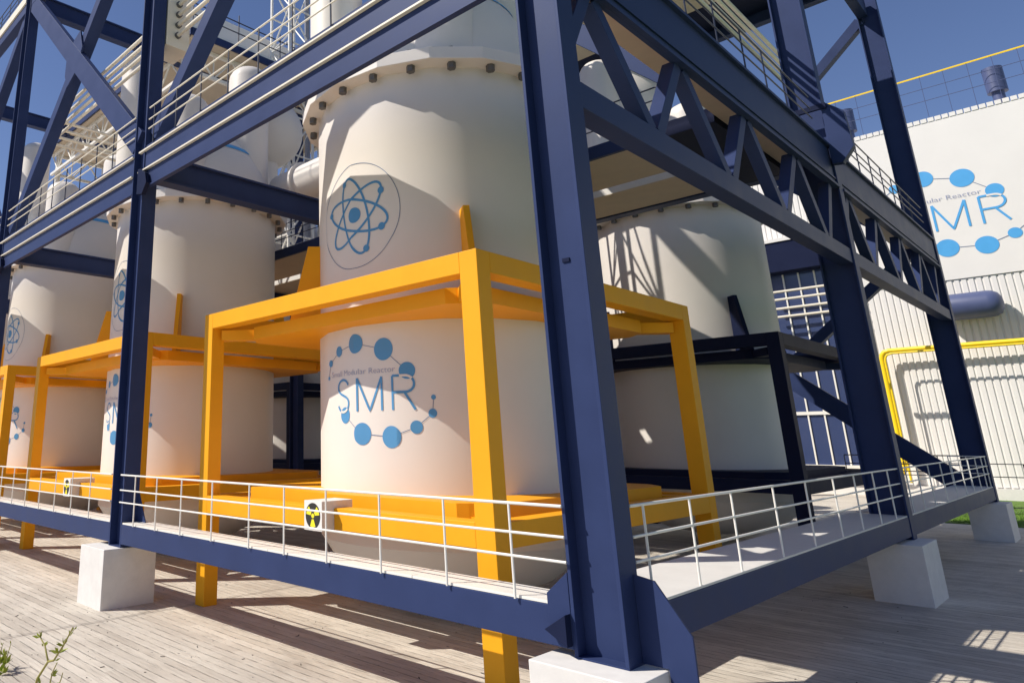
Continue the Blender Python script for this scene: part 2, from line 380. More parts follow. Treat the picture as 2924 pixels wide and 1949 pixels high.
# ---------------------------------------------------------------- decks
def deck(name, x0, x1, y0, y1, z0, z1, mtl, lab, under=None, fascia=None):
    o = thing(name, ((x0+x1)/2, (y0+y1)/2, z0), lab, 'deck', 'walkway decks')
    MB().box(x0, x1, y0, y1, z0 if not under else z0+.02, z1).build('deck_plate', mtl, o)
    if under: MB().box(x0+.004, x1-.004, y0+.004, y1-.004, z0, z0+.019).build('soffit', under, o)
    if fascia:
        for f in fascia: MB().box(*f).build('fascia', NAVY, o, .006)
    return o
for k in range(4):
    a, b = xr(k+1)+.02, xr(k)-.66
    o = thing('plank_walkway', ((a+b)/2, .3, 1.8), 'white plank walkway in front of the %s tank, above the low beam' % ['nearest', 'second', 'third', 'leftmost'][k], 'deck', 'walkway decks')
    m_ = MB()
    for i in range(4):
        x = a
        offs = [2.3, 3.1, 1.7, 2.6][i]
        while x < b-.01:
            e = min(x+(offs if x == a else 3.4), b); m_.box(x, e-.012, .012+i*.148, .012+i*.148+.138, 1.80, 1.835); x = e
    m_.build('planks', RAILW, o)
    MB().box(a, b, .31, .60, 1.70, 1.79).build('bearer', DECK, o)
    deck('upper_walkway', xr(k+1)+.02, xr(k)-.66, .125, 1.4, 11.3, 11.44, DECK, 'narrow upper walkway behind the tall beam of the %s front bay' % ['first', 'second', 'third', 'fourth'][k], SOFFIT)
for k in range(2):
    a, b = YB[k]+.45, YB[k+1]-.02
    side = ['near half of the right side', 'far half of the right side'][k]
    deck('walkway', -1.14, -.01, a, b, 1.80, 1.83, DECK, 'pale grey low walkway with sun patches, '+side)
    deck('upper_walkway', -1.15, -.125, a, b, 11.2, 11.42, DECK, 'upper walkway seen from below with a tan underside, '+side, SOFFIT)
deck('walkway', -1.14, -.68, .02, .86, 1.80, 1.83, DECK, 'small corner piece of walkway beside the nearest column')
for k in range(4):
    x1 = -1.17 if k == 0 else -12.0*k; x0 = -12.0*(k+1)
    w = ['behind the nearest tank', 'behind the second tank', 'behind the third tank', 'behind the leftmost tank'][k]
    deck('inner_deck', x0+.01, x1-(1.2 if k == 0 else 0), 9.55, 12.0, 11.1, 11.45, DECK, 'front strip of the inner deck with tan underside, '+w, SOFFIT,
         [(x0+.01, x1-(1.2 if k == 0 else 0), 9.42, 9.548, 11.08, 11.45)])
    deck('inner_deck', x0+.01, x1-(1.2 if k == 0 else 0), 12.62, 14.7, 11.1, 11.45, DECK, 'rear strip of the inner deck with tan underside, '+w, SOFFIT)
deck('inner_deck', -11.9, -6.6, 12.004, 12.616, 11.2, 11.45, DECK, 'unseen infill strip added to the inner deck to keep sun off the rear tank', SOFFIT)  # added out of sight to block sun falling through the deck gap
deck('inner_deck', -2.36, -1.18, 9.42, 14.7, 11.06, 11.45, NAVYD, 'dark navy slab at the right end of the inner deck')  # whole slab coloured dark navy, unlike the pale deck strips
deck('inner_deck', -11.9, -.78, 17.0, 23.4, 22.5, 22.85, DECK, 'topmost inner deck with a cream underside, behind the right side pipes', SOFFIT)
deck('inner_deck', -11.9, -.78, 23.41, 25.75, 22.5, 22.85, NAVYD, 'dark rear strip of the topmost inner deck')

# ---------------------------------------------------------------- railings
def railing(p, q, posts, z, lab, rm=RAILW, pm=RAILW, r=.017, levels=(1.08, .735, .46)):
    p = Vector((*p, z)); q = Vector((*q, z)); d = (q-p)
    o = thing('railing', (p+q)/2, lab, 'railing', 'railings')
    for i, h in enumerate(levels):
        MB().cyl(p+Vector((0, 0, h)), q+Vector((0, 0, h)), r*(1.15 if i == 0 else 1), 10).build('rail', rm, o)
    for t in posts:
        c = p+d*t; MB().cyl(c+Vector((0, 0, -.03)), c+Vector((0, 0, levels[0])), r*.95, 8).build('post', pm, o)
    return o
xs0 = [-1.31, -2.37, -3.6, -4.81, -5.91, -6.95, -8.21, -9.40, -10.47, -11.5]
names = ['in front of the nearest tank', 'in front of the second tank', 'in front of the third tank', 'in front of the leftmost tank']
for k in range(4):
    a, b = (xr(k+1)+.05, xr(k)-.60)
    if k == 0: a, b = -12.25, -.57
    ps = [(x-PX*k-a)/(b-a) for x in xs0] if k == 0 else [((-13.98-(i*1.17))-12*(k-1)-a)/(b-a) for i in range(9)]
    ps = [t for t in ps if .01 < t < .99]
    railing((a, -.04), (b, -.04), ps, 1.83, 'white three-rail railing of the low walkway '+names[k])
    ps = [((-2.2-1.22*i)-PX*k-a)/(b-a) for i in range(9)]
    ps = [t for t in ps if .0 < t < 1]
    railing((a+.25, -.0), (b-.05, -.0), ps, 11.44, 'cream railing on the tall beam, high '+names[k].replace('in front of', 'above'), CREAM, RAILN, .019)
    railing((a, .1), (b, .1), ps, 22.85, 'navy railing on the top storey beam '+names[k].replace('in front of', 'far above'), RAILN, RAILN, .019)
ysB = [.9, 2.25, 3.72, 5.52, 7.22, 8.94, 10.45, 12.0, 13.4]
for k in range(2):
    a, b = YB[k]+(.55 if k == 0 else .45), YB[k+1]+(.0 if k == 0 else -.05)
    ps = [(y+YB[k]-a)/(b-a) for y in ysB]; ps = [t for t in ps if t > 0]
    side = ['near half of the right side', 'far half of the right side'][k]
    railing((-.03, a), (-.03, b), ps, 1.83, 'white three-rail railing of the low walkway, '+side)
    railing((-.02, a), (-.02, b-1.2), ps[:-1], 11.44, 'shade-darkened railing on the deep truss beam, '+side, RAILN, RAILN, .018)  # pale rails given a dark navy colour to stand for shade
    railing((-1.1, a), (-1.1, b), ps, 11.44, 'inner dark railing of the upper walkway, '+side, RAILN, RAILN, .018)
railing((-1.1, 28.9), (-.05, 28.9), (0, .5, 1), 1.83, 'short end railing across the far end of the low walkway')
railing((-4.6, 29.6), (-.2, 29.6), (0, .22, .45, .7, 1), 1.83, 'dark railing beyond the far end of the low walkway', RAILN, RAILN, .02)
for k in range(3):
    a, b = -12*(k+1)+.2, -12*k-(2.4 if k == 0 else .8)
    railing((a, 9.5), (b, 9.5), [i/8 for i in range(9)], 11.45, 'dark railing on the front edge of the inner deck '+names[k].replace('in front of', 'behind'), RAILN, RAILN, .018)
    railing((a, 12.7), (b, 12.7), [i/8 for i in range(9)], 11.45, 'navy railing across the gap of the inner deck '+names[k].replace('in front of', 'behind'), RAILN, RAILN, .018)

o = thing('boundary_rail', (8, 40, 0), 'low dark two-rail fence crossing the lawn in front of the white building', 'fence')
for z in (2.32, 1.72): MB().cyl((-6, 40, z), (30, 40, z), .022, 8).build('rail', RAILN, o)
for i in range(13): MB().cyl((-6+3*i, 40, 0), (-6+3*i, 40, 2.32), .03, 8).build('post', RAILN, o)

# ---------------------------------------------------------------- tanks
RT = 3.04; RV = 3.065; PH = R(9.6); LOGO0 = -82.0; LZ = 4.73
def wrap(s, z, off=.008, c=(0, 0), a0=LOGO0):
    a = R(a0)+s/RT; q = ((a-PH) % (pi/9))-pi/18; r = RV*cos(pi/18)/cos(q)+off; return (r*cos(a), r*sin(a), z)
class Decal:                                          # flat marks laid on a wall or wrapped on the tank shell
    def __init__(s, fn): s.fn = fn; s.mb = MB()
    def disc(s, x, z, r, n=40, rings=5, off=.008, rx=None):
        rx = rx or r; vs = [s.fn(x, z, off)]
        for j in range(1, rings+1):
            for k in range(n): vs.append(s.fn(x+rx*j/rings*cos(2*pi*k/n), z+r*j/rings*sin(2*pi*k/n), off))
        fs = [(0, 1+k, 1+(k+1) % n) for k in range(n)]
        for j in range(rings-1):
            for k in range(n): a = 1+j*n+k; b = 1+j*n+(k+1) % n; fs.append((a, a+n, b+n, b))
        s.mb.add(vs, fs); return s
    def strip(s, pts, w, off=.008, closed=False):
        P = []
        for i in range(len(pts)-(0 if closed else 1)):
            a = Vector(pts[i]); b = Vector(pts[(i+1) % len(pts)]); n = max(1, int((b-a).length/.08))
            for j in range(n): P.append(a.lerp(b, j/n))
        if not closed: P.append(Vector(pts[-1]))
        vs = []; n = len(P)
        for i, p in enumerate(P):
            if closed: d = P[(i+1) % n]-P[i-1]
            else: d = (P[min(i+1, n-1)]-P[max(i-1, 0)])
            d.normalize(); nn = Vector((-d.y, d.x))*w/2
            vs += [s.fn(p.x+nn.x, p.y+nn.y, off), s.fn(p.x-nn.x, p.y-nn.y, off)]
        fs = [(2*i, 2*i+1, 2*((i+1) % n)+1, 2*((i+1) % n)) for i in range(n if closed else n-1)]
        s.mb.add(vs, fs); return s
    def text(s, body, x, z, size, width, off=.008):
        cu = bpy.data.curves.new('txt', 'FONT'); cu.body = body; cu.size = size; cu.align_x = 'LEFT'; cu.resolution_u = 3; cu.offset = -.0022*size/.17
        ob = bpy.data.objects.new('txt', cu); S.collection.objects.link(ob)
        dg = bpy.context.evaluated_depsgraph_get(); dg.update()
        me = ob.evaluated_get(dg).to_mesh()
        bm = bmesh.new(); bm.from_mesh(me); bmesh.ops.triangulate(bm, faces=bm.faces)
        for _ in range(2):
            es = [e for e in bm.edges if e.calc_length() > .08]
            if es: bmesh.ops.subdivide_edges(bm, edges=es, cuts=1); bmesh.ops.triangulate(bm, faces=bm.faces)
        w = max(v.co.x for v in bm.verts); k = width/w
        bm.verts.index_update()
        s.mb.add([s.fn(x+v.co.x*k, z+v.co.y, off) for v in bm.verts], [[v.index for v in f.verts] for f in bm.faces])
        bm.free(); bpy.data.objects.remove(ob); return s
def arc(cx, cz, rx, rz, a0, a1, n=24): return [(cx+rx*cos(R(a0+(a1-a0)*i/n)), cz+rz*sin(R(a0+(a1-a0)*i/n))) for i in range(n+1)]
DOTS = [(-1.49, .33, .045), (-1.40, .66, .08), (-1.04, .90, .122), (-.415, 1.01, .213), (.34, .83, .24), (.87, .35, .175),
        (-.82, -.52, .175), (-.26, -.92, .23), (.48, -.99, .223), (1.025, -.80, .132), (1.37, -.53, .09), (1.40, -.21, .05)]
def letters(k=1.0):                                   # strokes of S, M, R in logo units
    T, Bm = .25, -.45; out = []
    out.append(arc(-.885, T-.165, .20, .165, 15, 180, 14)+[(-1.078, .035), (-1.045, -.01), (-.98, -.055), (-.885, -.09), (-.79, -.125), (-.72, -.17), (-.685, -.22)]+arc(-.885, -.265, .205, .185, 0, -165, 16))
    out.append([(-.375, Bm), (-.375, T+.0)]); out.append([(-.375, T), (0-.045, Bm), (.27, T)]); out.append([(.27, T), (.27, Bm)])
    out.append([(.54, Bm), (.54, T)]); out.append([(.54, T), (.82, T)]+arc(.82, T-.17, .19, .17, 90, -90, 14)+[(.54, T-.34)]); out.append([(.80, T-.34), (1.02, Bm)])
    return out
def smr_logo(fn, k, parent, c_dot, c_let, c_txt, c_bg, lift):
    for x, z, r in DOTS: Decal(fn).disc(x*k, z*k, r*k).mb.build('molecule_dot', c_dot, parent)
    seq = [(0, 1), (1, 2), (2, 3), (3, 4), (4, 5), (6, 7), (7, 8), (8, 9), (9, 10), (10, 11)]
    for i, j in seq:
        a = Vector(DOTS[i][:2]); b = Vector(DOTS[j][:2]); u = (b-a).normalized()
        a = a+u*DOTS[i][2]; b = b-u*DOTS[j][2]
        Decal(fn).strip([tuple(a*k), tuple(b*k)], .013*k).mb.build('molecule_link', LINE, parent)
    L_ = letters()
    for nm_, grp in (('letter_s', L_[:1]), ('letter_m', L_[1:4]), ('letter_r', L_[4:])):
        d = Decal(fn)
        for i_, st in enumerate(grp): d.strip([(x*k, z*k) for x, z in st], .05*k, off=lift+.0006*i_)
        d.mb.build(nm_, c_let, parent)
    # letter strokes turn white where they cross the two overlapping dots
    Decal(fn).strip([(x*k, z*k) for x, z in [(.70, .25)]+arc(.82, .08, .19, .17, 90, 40, 10)], .05*k, off=lift*1.5).mb.build('crossing_stroke', c_bg, parent)
    Decal(fn).strip([(x*k, z*k) for x, z in arc(-.885, -.265, .205, .185, -38, -118, 12)], .05*k, off=lift*1.5).mb.build('crossing_stroke', c_bg, parent)
    t = Decal(fn); t.text('Small Modular Reactor', -1.36*k, .335*k, .178*k, 1.98*k, lift*1.2); t.mb.build('small_lettering', c_txt, parent)
def atom(fn, k, parent):
    d = Decal(fn); d.disc(0, 0, .185)
    for i, a in enumerate((103, 40, -17)):
        ca, sa = cos(R(a)), sin(R(a))
        d.strip([(.96*cos(t)*ca-.37*sin(t)*sa, .96*cos(t)*sa+.37*sin(t)*ca) for t in [2*pi*j/60 for j in range(60)]], .058, closed=True, off=.008+.0012*i)
    for i, t, r in ((0, 22, .075), (0, 200, .085), (1, -25, .085), (2, 190, .07), (2, -28, .09)):
        a = (103, 40, -17)[i]; ca, sa = cos(R(a)), sin(R(a)); x, z = .96*cos(R(t)), .37*sin(R(t))
        d.disc(x*ca-z*sa, x*sa+z*ca, r, 20, 2, off=.013)
    d.mb.build('atom_orbits', BLUE1, parent)
    d = Decal(fn); d.strip([(1.22*cos(t), 1.26*sin(t)) for t in [2*pi*j/90 for j in range(90)]], .014, closed=True); d.mb.build('emblem_ring', LINE, parent)

def make_tank(loc, label, logo=True):
    t = thing('reactor_tank', loc, label, 'tank', 'white reactor tanks'); t['_o'] = [0, 0, 0]
    body = MB().lathe((0, 0, 0), [(0, .32), (.9, .36), (1.7, .52), (2.35, .82), (2.8, 1.2), (3.025, 1.54), (RV, 1.58), (RV, 11.95)], 18, (5, 6), PH).build('shell', WHITE, t)
    fl = MB()
    poly = [(3.5*cos(R(-50.4+20*i)), 3.5*sin(R(-50.4+20*i))) for i in range(18)]
    fl.prism(poly, 'z', 11.95, 12.25); f = fl.build('flange', WHITE, t, .012)
    dome = MB().lathe((0, 0, 0), [(3.02, 12.25), (3.0, 12.55), (2.9, 13.2), (2.72, 13.8), (2.44, 14.4), (2.05, 14.95), (1.5, 15.42), (.8, 15.7), (0, 15.8)], 128).build('dome', WHITE, t)
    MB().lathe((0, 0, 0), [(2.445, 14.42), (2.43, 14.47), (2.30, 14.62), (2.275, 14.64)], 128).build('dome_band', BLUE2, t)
    bm_ = MB(); bm_.cyl((0, 0, -.5), (0, 0, -.325), .085, 6).cyl((0, 0, .0), (0, 0, .1), .085, 6)
    proto = None
    for i in range(22):
        a = R(-58.1+i*360/22)
        if proto is None:
            proto = [MB().cyl((0, 0, 11.80), (0, 0, 11.948), .10, 6).build('bolt', BOLT, f), MB().cyl((0, 0, 12.252), (0, 0, 12.33), .10, 6).build('nut', BOLT, f)]
            pair = proto
        else:
            pair = [b.copy() for b in proto]
            for b in pair: S.collection.objects.link(b); b.parent = f
        for b in pair: b.location = (3.24*cos(a), 3.24*sin(a), 0)
    # pipes rising from the dome
    def dish(cx, cy, r, zb, zt, nm):
        p = [(r, zb), (r, zt-r*.75)]+[(r*cos(R(q)), zt-r*.75+r*.75*sin(R(q))) for q in range(15, 91, 15)]
        MB().lathe((cx, cy, 0), p, 40).build(nm, WHITE, t)
    dish(-1.3, -2.25, .72, 12.2, 19.3, 'stack'); dish(1.8, -1.7, .80, 12.25, 16.3, 'nozzle'); dish(1.6, 1.2, .82, 13.5, 18.6, 'stack')
    MB().lathe((.0, 3.4, 16.9), [(max(.001, 1.55*cos(R(q))), 1.55*sin(R(q))) for q in range(-90, 91, 10)], 48).build('sphere_vessel', WHITE, t)
    MB().cyl((.0, 3.4, 12.2), (.0, 3.4, 15.8), .45, 32).build('sphere_support', WHITE, t)
    if logo:
        L1 = thing('logo', (0, 0, 0), '', ''); del L1['label']; del L1['category']
        bpy.data.objects.remove(L1)
        smr_logo(lambda x, z, off=.008: wrap(x, LZ+z, off), 1.0, t, BLUE1, BLUE1, GREYT, WHITE, .011)
        atom(lambda x, z, off=.008: wrap(x, 8.71+z, off, a0=-88.8), 1.0, t)
    return t
def make_frame(loc, mtl, label, group):
    t = thing('support_frame', loc, label, 'frame', group); t['_o'] = [0, 0, 0]
    a, w = 4.28, .37; i_ = a-w
    for sx in (-1, 1):
        for sy in (-1, 1):
            x0, x1 = sorted((sx*a, sx*i_)); y0, y1 = sorted((sy*a, sy*i_))
            MB().box(x0, x1, y0, y1, 0, 6.82).build('post', mtl, t, .01)
            for z0, z1 in ((6.15, 6.40), (2.15, 2.40)):
                MB().bar((sx*2.5, sy*2.5, (z0+z1)/2), (sx*(i_+.03), sy*(i_+.03), (z0+z1)/2), .34, z1-z0).build('corner_strut', mtl, t)
    for z0, z1, nm in ((6.44, 6.82, 'top_beam'), (2.04, 2.43, 'bottom_beam')):
        for s in (-1, 1):
            x0, x1 = sorted((s*a, s*i_))
            MB().box(-i_, i_, x0, x1, z0, z1).build(nm, mtl, t, .01); MB().box(x0, x1, -i_, i_, z0, z1).build(nm, mtl, t, .01)
    for z0, z1, nm in ((6.12, 6.42, 'top_collar'), (2.12, 2.62, 'bottom_collar')):
        n = 144; vs = []; ap = 3.62
        for zz in (z0, z1):
            for r_ in (0, 1):
                for k in range(n):
                    th = 2*pi*k/n; ph = (th+pi/4) % (pi/2)-pi/4
                    rr = 3.0 if r_ == 0 else min(ap/cos(ph), (2*ap-.55)/(abs(sin(th))+abs(cos(th)))); vs.append((rr*cos(th), rr*sin(th), zz))
        fs = []
        for k in range(n):
            k2 = (k+1) % n; fs += [(k, k2, n+k2, n+k), (2*n+k, 3*n+k, 3*n+k2, 2*n+k2), (n+k, n+k2, 3*n+k2, 3*n+k), (k, 2*n+k, 2*n+k2, k2)]
        MB().add(vs, fs).build(nm, mtl, t)
    for k in range(4):
        an = R(-40+90*k); ca, sa = cos(an), sin(an); tx, ty = -sa*.07, ca*.07
        pr = [(3.0, 8.5), (3.36, 8.5), (3.86, 6.421), (3.0, 6.421)]
        vs = [(r*ca+s*tx, r*sa+s*ty, z) for s in (-1, 1) for r, z in pr]
        MB().add(vs, [(0, 1, 2, 3), (7, 6, 5, 4), (0, 4, 5, 1), (1, 5, 6, 2), (2, 6, 7, 3), (3, 7, 4, 0)]).build('fin', mtl, t, .008)
    return t
TX, TY = -6.94, 5.79
tank = make_tank((TX, TY, 0), 'nearest white tank, with the blue atom emblem and SMR logo in full view')
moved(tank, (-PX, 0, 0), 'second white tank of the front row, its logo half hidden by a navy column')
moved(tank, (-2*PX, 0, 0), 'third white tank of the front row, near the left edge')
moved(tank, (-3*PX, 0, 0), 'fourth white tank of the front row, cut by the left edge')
tb = make_tank((TX, TY+15.2, 0), 'white tank of the rear row, right of the nearest column, with striped shadows', False)
moved(tb, (-PX, 0, 0), 'white tank of the rear row hidden behind the nearest tank')
moved(tb, (-2*PX, 0, 0), 'white tank of the rear row glimpsed left of the nearest tank')
moved(tb, (-3*PX, 0, 0), 'white tank of the rear row farthest left')
fr = make_frame((TX, TY, 0), ORANGE, 'orange square frame around the nearest white tank', 'orange frames holding the front tanks')
moved(fr, (-PX, 0, 0), 'orange square frame around the second white tank')
moved(fr, (-2*PX, 0, 0), 'orange square frame around the third white tank near the left edge')
moved(fr, (-3*PX, 0, 0), 'orange square frame around the leftmost white tank')
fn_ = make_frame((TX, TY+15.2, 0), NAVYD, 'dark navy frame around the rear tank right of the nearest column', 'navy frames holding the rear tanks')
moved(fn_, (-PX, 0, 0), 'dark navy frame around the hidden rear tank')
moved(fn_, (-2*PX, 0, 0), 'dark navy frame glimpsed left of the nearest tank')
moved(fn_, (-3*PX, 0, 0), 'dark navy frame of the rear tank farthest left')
# the big sphere of the rear row
for k in range(3):
    o = thing('sphere_tank', (-9-PX*k, 21.0, 16.6), ['big white sphere vessel above the rear tank right of the corner column', 'big white sphere vessel above the hidden rear tank', 'big white sphere vessel above the rear tank left of the nearest tank'][k], 'vessel', 'sphere vessels of the rear row')
    MB().lathe((-9-PX*k, 21.0, 17.2), [(max(.001, 2.6*cos(R(q))), 2.6*sin(R(q))) for q in range(-90, 91, 6)], 64).build('shell', WHITE, o)
    MB().cyl((-9-PX*k, 21, 11.9), (-9-PX*k, 21, 14.8), .8, 32).build('stem', WHITE, o)
for k in range(3):
    o = thing('connecting_pipe', (-12.5-PX*k, 8.3, 13.3), ['fat white pipe running left from the dome of the nearest tank', 'fat white pipe running left from the dome of the second tank', 'fat white pipe running left from the dome of the third tank'][k], 'pipe', 'white pipes between the domes')
    MB().cyl((-8.4-PX*k, 8.6, 13.45), (-17.1-PX*k, 8.6, 13.45), .72, 36).build('pipe_run', WHITE, o)
    for xx in (-9.9, -15.6): MB().cyl((xx-PX*k, 8.6, 13.45), (xx-.12-PX*k, 8.6, 13.45), .86, 36).build('pipe_flange', WHITE, o)

# ---------------------------------------------------------------- radiation sign boxes on the low orange beams
def sign_box(dx, lab):
    o = thing('radiation_sign', (-6.6+dx, 1.2, 2.03), lab, 'sign', 'radiation sign boxes on the orange frames')
    MB().box(-6.85+dx, -6.33+dx, 1.2, 2.0, 2.03, 2.565).build('box', WALL, o, .006)
    fn = lambda x, z, off=.004: (-6.59+dx+x, 1.2-off, 2.297+z)
    d = Decal(fn); d.disc(0, 0, .232, 48, 2, off=.003, rx=.215); d.mb.build('disc', BLACK, o)
    d = Decal(fn)
    for a in (-90, 30, 150):
        vs = []
        for r in (.065, .205):
            for j in range(9): t = R(a-24+48*j/8); vs.append(fn(r*cos(t)*.93, r*sin(t), .006))
        d.mb.add(vs, [(j, j+1, 10+j, 9+j) for j in range(8)])
    d.disc(0, 0, .042, 20, 1, off=.006); d.mb.build('trefoil', YEL, o)
    return o
for k, n in enumerate(('nearest', 'second', 'third')):
    sign_box(-PX*k, 'small white box with a black and yellow radiation sign below the %s tank' % n)

# ---------------------------------------------------------------- pipe rack that follows the frame
BR = .06
for i in range(4):
    z = 16.18-.345*i
    lab = ['topmost', 'second from top', 'third from top', 'lowest'][i]+' of the four cream pipes running round the steel frame'
    o = thing('rack_pipe', (-12, .8, z), lab, 'pipe', 'cream pipes of the rack')
    MB().tube([(-22.15-.1*0, 16.0, z), (-22.15, 1.05, z), (-22.07, .88, z), (-21.9, .8, z), (-1.7, .8, z), (-1.53, .88, z), (-1.45, 1.05, z), (-1.45, 22.3, z)], BR, 14).build('pipe_run', CREAM, o)
o = thing('pipe_duct', (-12.6, .8, 14.7), 'tall cream box duct beside the second front column where the pipes pass', 'duct')
MB().box(-13.05, -12.15, .45, 1.2, 14.75, 24).build('casing', CREAM, o, .01)
for i in range(4): MB().cyl((-12.149, .8, 16.18-.345*i), (-12.08, .8, 16.18-.345*i), .095, 16).build('collar', BOLT, o)
o = thing('pipe_bracket', (.3, 14.2, 10.8), 'navy plate bracket projecting right from the middle column of the right side', 'bracket')
MB().prism([(.03, 12.62), (.17, 12.60), (.50, 12.27), (.56, 11.2), (.26, 10.82), (.03, 10.85)], 'y', 14.2, 14.45).build('plate', NAVY, o, .006)
MB().box(-.7, .16, 14.1, 14.198, 12.45, 12.6).build('arm', NAVYD, o, .006)

# ---------------------------------------------------------------- lattice masts
def mast(cx, cy, z0, z1, w, lab, st=2.1):
    o = thing('lattice_mast', (cx, cy, z0), lab, 'mast', 'white lattice masts'); h = w/2
    for sx in (-1, 1):
        for sy in (-1, 1): MB().cyl((cx+sx*h, cy+sy*h, z0), (cx+sx*h, cy+sy*h, z1), .075, 10).build('leg', RAILW, o)
    lat = MB(); z = z0; k = 0
    while z < z1-.1:
        zz = min(z+st, z1)
        P = [(cx-h, cy-h), (cx+h, cy-h), (cx+h, cy+h), (cx-h, cy+h)]
        for i in range(4):
            a, b = P[i], P[(i+1) % 4]; lat.cyl((*a, zz), (*b, zz), .05, 8)
            if (i+k) % 2: a, b = b, a
            lat.cyl((*a, z), (*b, zz), .045, 8)
        z = zz; k += 1
    lat.build('bracing', RAILW, o)
    MB().cyl((cx+.25, cy+h+.1, z0), (cx+.25, cy+h+.1, z1), .14, 12).build('riser_pipe', mat('grey_riser', (.25, .26, .30), .5), o)
    return o
mast(-21.9, 12.9, 11.2, 33, 1.55, 'tall white lattice mast rising between the front tanks into the sky')
mast(-11.0, 13.5, 11.46, 24, 1.3, 'white lattice mast hidden behind the nearest tank', 3.4)

# ---------------------------------------------------------------- roof deck high at the left
o = thing('roof_platform', (-31, 12, 22.1), 'high white roof platform with a tan trussed underside, upper left', 'platform')
MB().box(-40, -21.4, 6.5, 20, 22.13, 22.5).build('slab', RAILW, o); MB().box(-39.9, -21.5, 6.6, 19.9, 22.05, 22.128).build('soffit', SOFFIT, o)
MB().box(-40.05, -21.35, 6.42, 6.498, 22.0, 22.5).build('edge_beam', NAVY, o); MB().box(-21.398, -21.3, 6.5, 20, 22.0, 22.35).build('edge_beam', NAVY, o)
MB().box(-23.4, -23.2, 7.0, 19, 22.5, 24.9).build('parapet_panel', WALL, o)
for hh in (23.2, 23.8): MB().cyl((-21.5, 6.6, hh), (-21.5, 20, hh), .03, 8).build('rail', RAILN, o)
for yy in (6.6, 9.2, 11.8, 14.4): MB().cyl((-21.5, yy, 22.4), (-21.5, yy, 24.2), .03, 8).build('post', RAILN, o)
def truss_line(p, q, dz, n, name):
    p = Vector(p); q = Vector(q); D = Vector((0, 0, -dz)); mb = MB()
    mb.bar(p+D, q+D, .16, .16); mb.bar(p, q, .16, .16)
    for i in range(n):
        a = p.lerp(q, i/n); b = p.lerp(q, (i+1)/n); c = a.lerp(b, .5)+D; mb.cyl(a, c, .05, 8); mb.cyl(b, c, .05, 8); mb.cyl(c, c-D, .04, 8)
    mb.build(name, RAILW, o)
truss_line((-39.8, 7.0, 21.95), (-22, 7.0, 21.95), 1.3, 8, 'truss'); truss_line((-39.6, 7.2, 21.95), (-39.6, 19.8, 21.95), 1.3, 6, 'truss')
truss_line((-34, 7.2, 21.95), (-34, 19.8, 21.95), 1.3, 6, 'truss'); truss_line((-22.2, 7.2, 21.95), (-22.2, 19.8, 21.95), 1.3, 6, 'truss')
truss_line((-39.6, 19.6, 21.95), (-22, 19.6, 21.95), 1.8, 8, 'truss')
for i, (x, y) in enumerate(((-39.5, 7.3), (-39.5, 19.5), (-22.3, 19.5))): MB().cyl((x, y, 0), (x, y, 22.05), .18, 16).build('pillar', RAILW, o)

# ---------------------------------------------------------------- white building behind
BY = 50.0
b = thing('industrial_building', (0, BY, 0), 'long white clad industrial building with the big blue SMR logo', 'building'); b['_o'] = [0, BY, 0]
def ribs(x0, x1, z0, z1, pitch, depth=.06):           # trapezoid rib cladding facing -y
    mb = MB(); x = x0; pts = []
    while x < x1: pts += [(x, 0), (x+pitch*.62, 0), (x+pitch*.70, depth), (x+pitch*.92, depth)]; x += pitch
    vs = [(px, BY+dy, z) for z in (z0, z1) for px, dy in pts]; n = len(pts)
    return mb.add(vs, [(i, i+1, n+i+1, n+i) for i in range(n-1)])
MB().box(-40, 60, BY+.07, BY+30, 0, 23.5).build('wall', WALL, b)
ribs(-8.0, 30, .72, 13.05, .34).build('ribbed_cladding', WALL, b)
ribs(-40, -5.9, 17.3, 23.6, .34).build('ribbed_cladding', WALL, b)
MB().box(-5.9, 60, BY-.06, BY+.069, 13.08, 23.55).build('smooth_panel', WALL, b)
mbp = MB(); x = -5.9
while x < 30: mbp.box(x, x+.30, BY-.10, BY+.3, 23.552, 23.82); x += .36
mbp.build('parapet_cap', WALL, b)
MB().box(-40, 60, BY-.25, BY+.068, -.1, .66).build('plinth', BLOCK, b)
MB().box(-30, -8.2, BY-1.1, BY+.06, 15.1, 17.25).build('soffit_band', NAVYD, b)
MB().box(-30, -8.2, BY-1.2, BY-.0, 17.252, 17.5).build('ledge', WALL, b)
gl = MB().box(-30, -8.0, BY-.03, BY+.06, 1.7, 15.08).build('window_wall', GLASS, b)
mu = MB()
for i in range(20): mu.box(-10.97-.96*i+.96*2-.045, -10.97-.96*i+.96*2+.045, BY-.12, BY-.032, 1.7, 15.0)
mu.build('mullions', RAILW, gl)
MB().box(-30, -8.0, BY-.16, BY-.032, 5.1, 5.32).build('transom', RAILW, gl); MB().box(-30, -8.0, BY-.2, BY-.032, 1.62, 1.82).build('sill', RAILW, gl)
MB().box(-30, -8.0, BY-.1, BY+.06, .662, 1.6).build('dark_base_panel', NAVYD, b)
sg = thing('wall_logo', (-1.1, BY-.07, 17.3), '', ''); del sg['label']; del sg['category']; del sg['_o']; sg.parent = b; sg.location = (0, 0, 0); sg['_o'] = [0, BY, 0]
bpy.context.view_layer.update()
smr_logo(lambda x, z, off=.008: (-1.15+x, BY-.062-off*2, 17.35+z), 2.45, b, BLUE2, BLUE2, GREYT, WALL, .012)
bpy.data.objects.remove(sg)
o = thing('roof_railing', (0, BY+.5, 23.8), 'thin dark roof railing with a yellow top rail on the white building', 'railing')
MB().bar((-30, BY+.1, 26.86), (60, BY+.1, 26.86), .09, .09).build('rail', YPIPE, o)
for z in (25.95, 25.1): MB().cyl((-30, BY+.1, z), (60, BY+.1, z), .02, 6).build('rail', VENT, o)
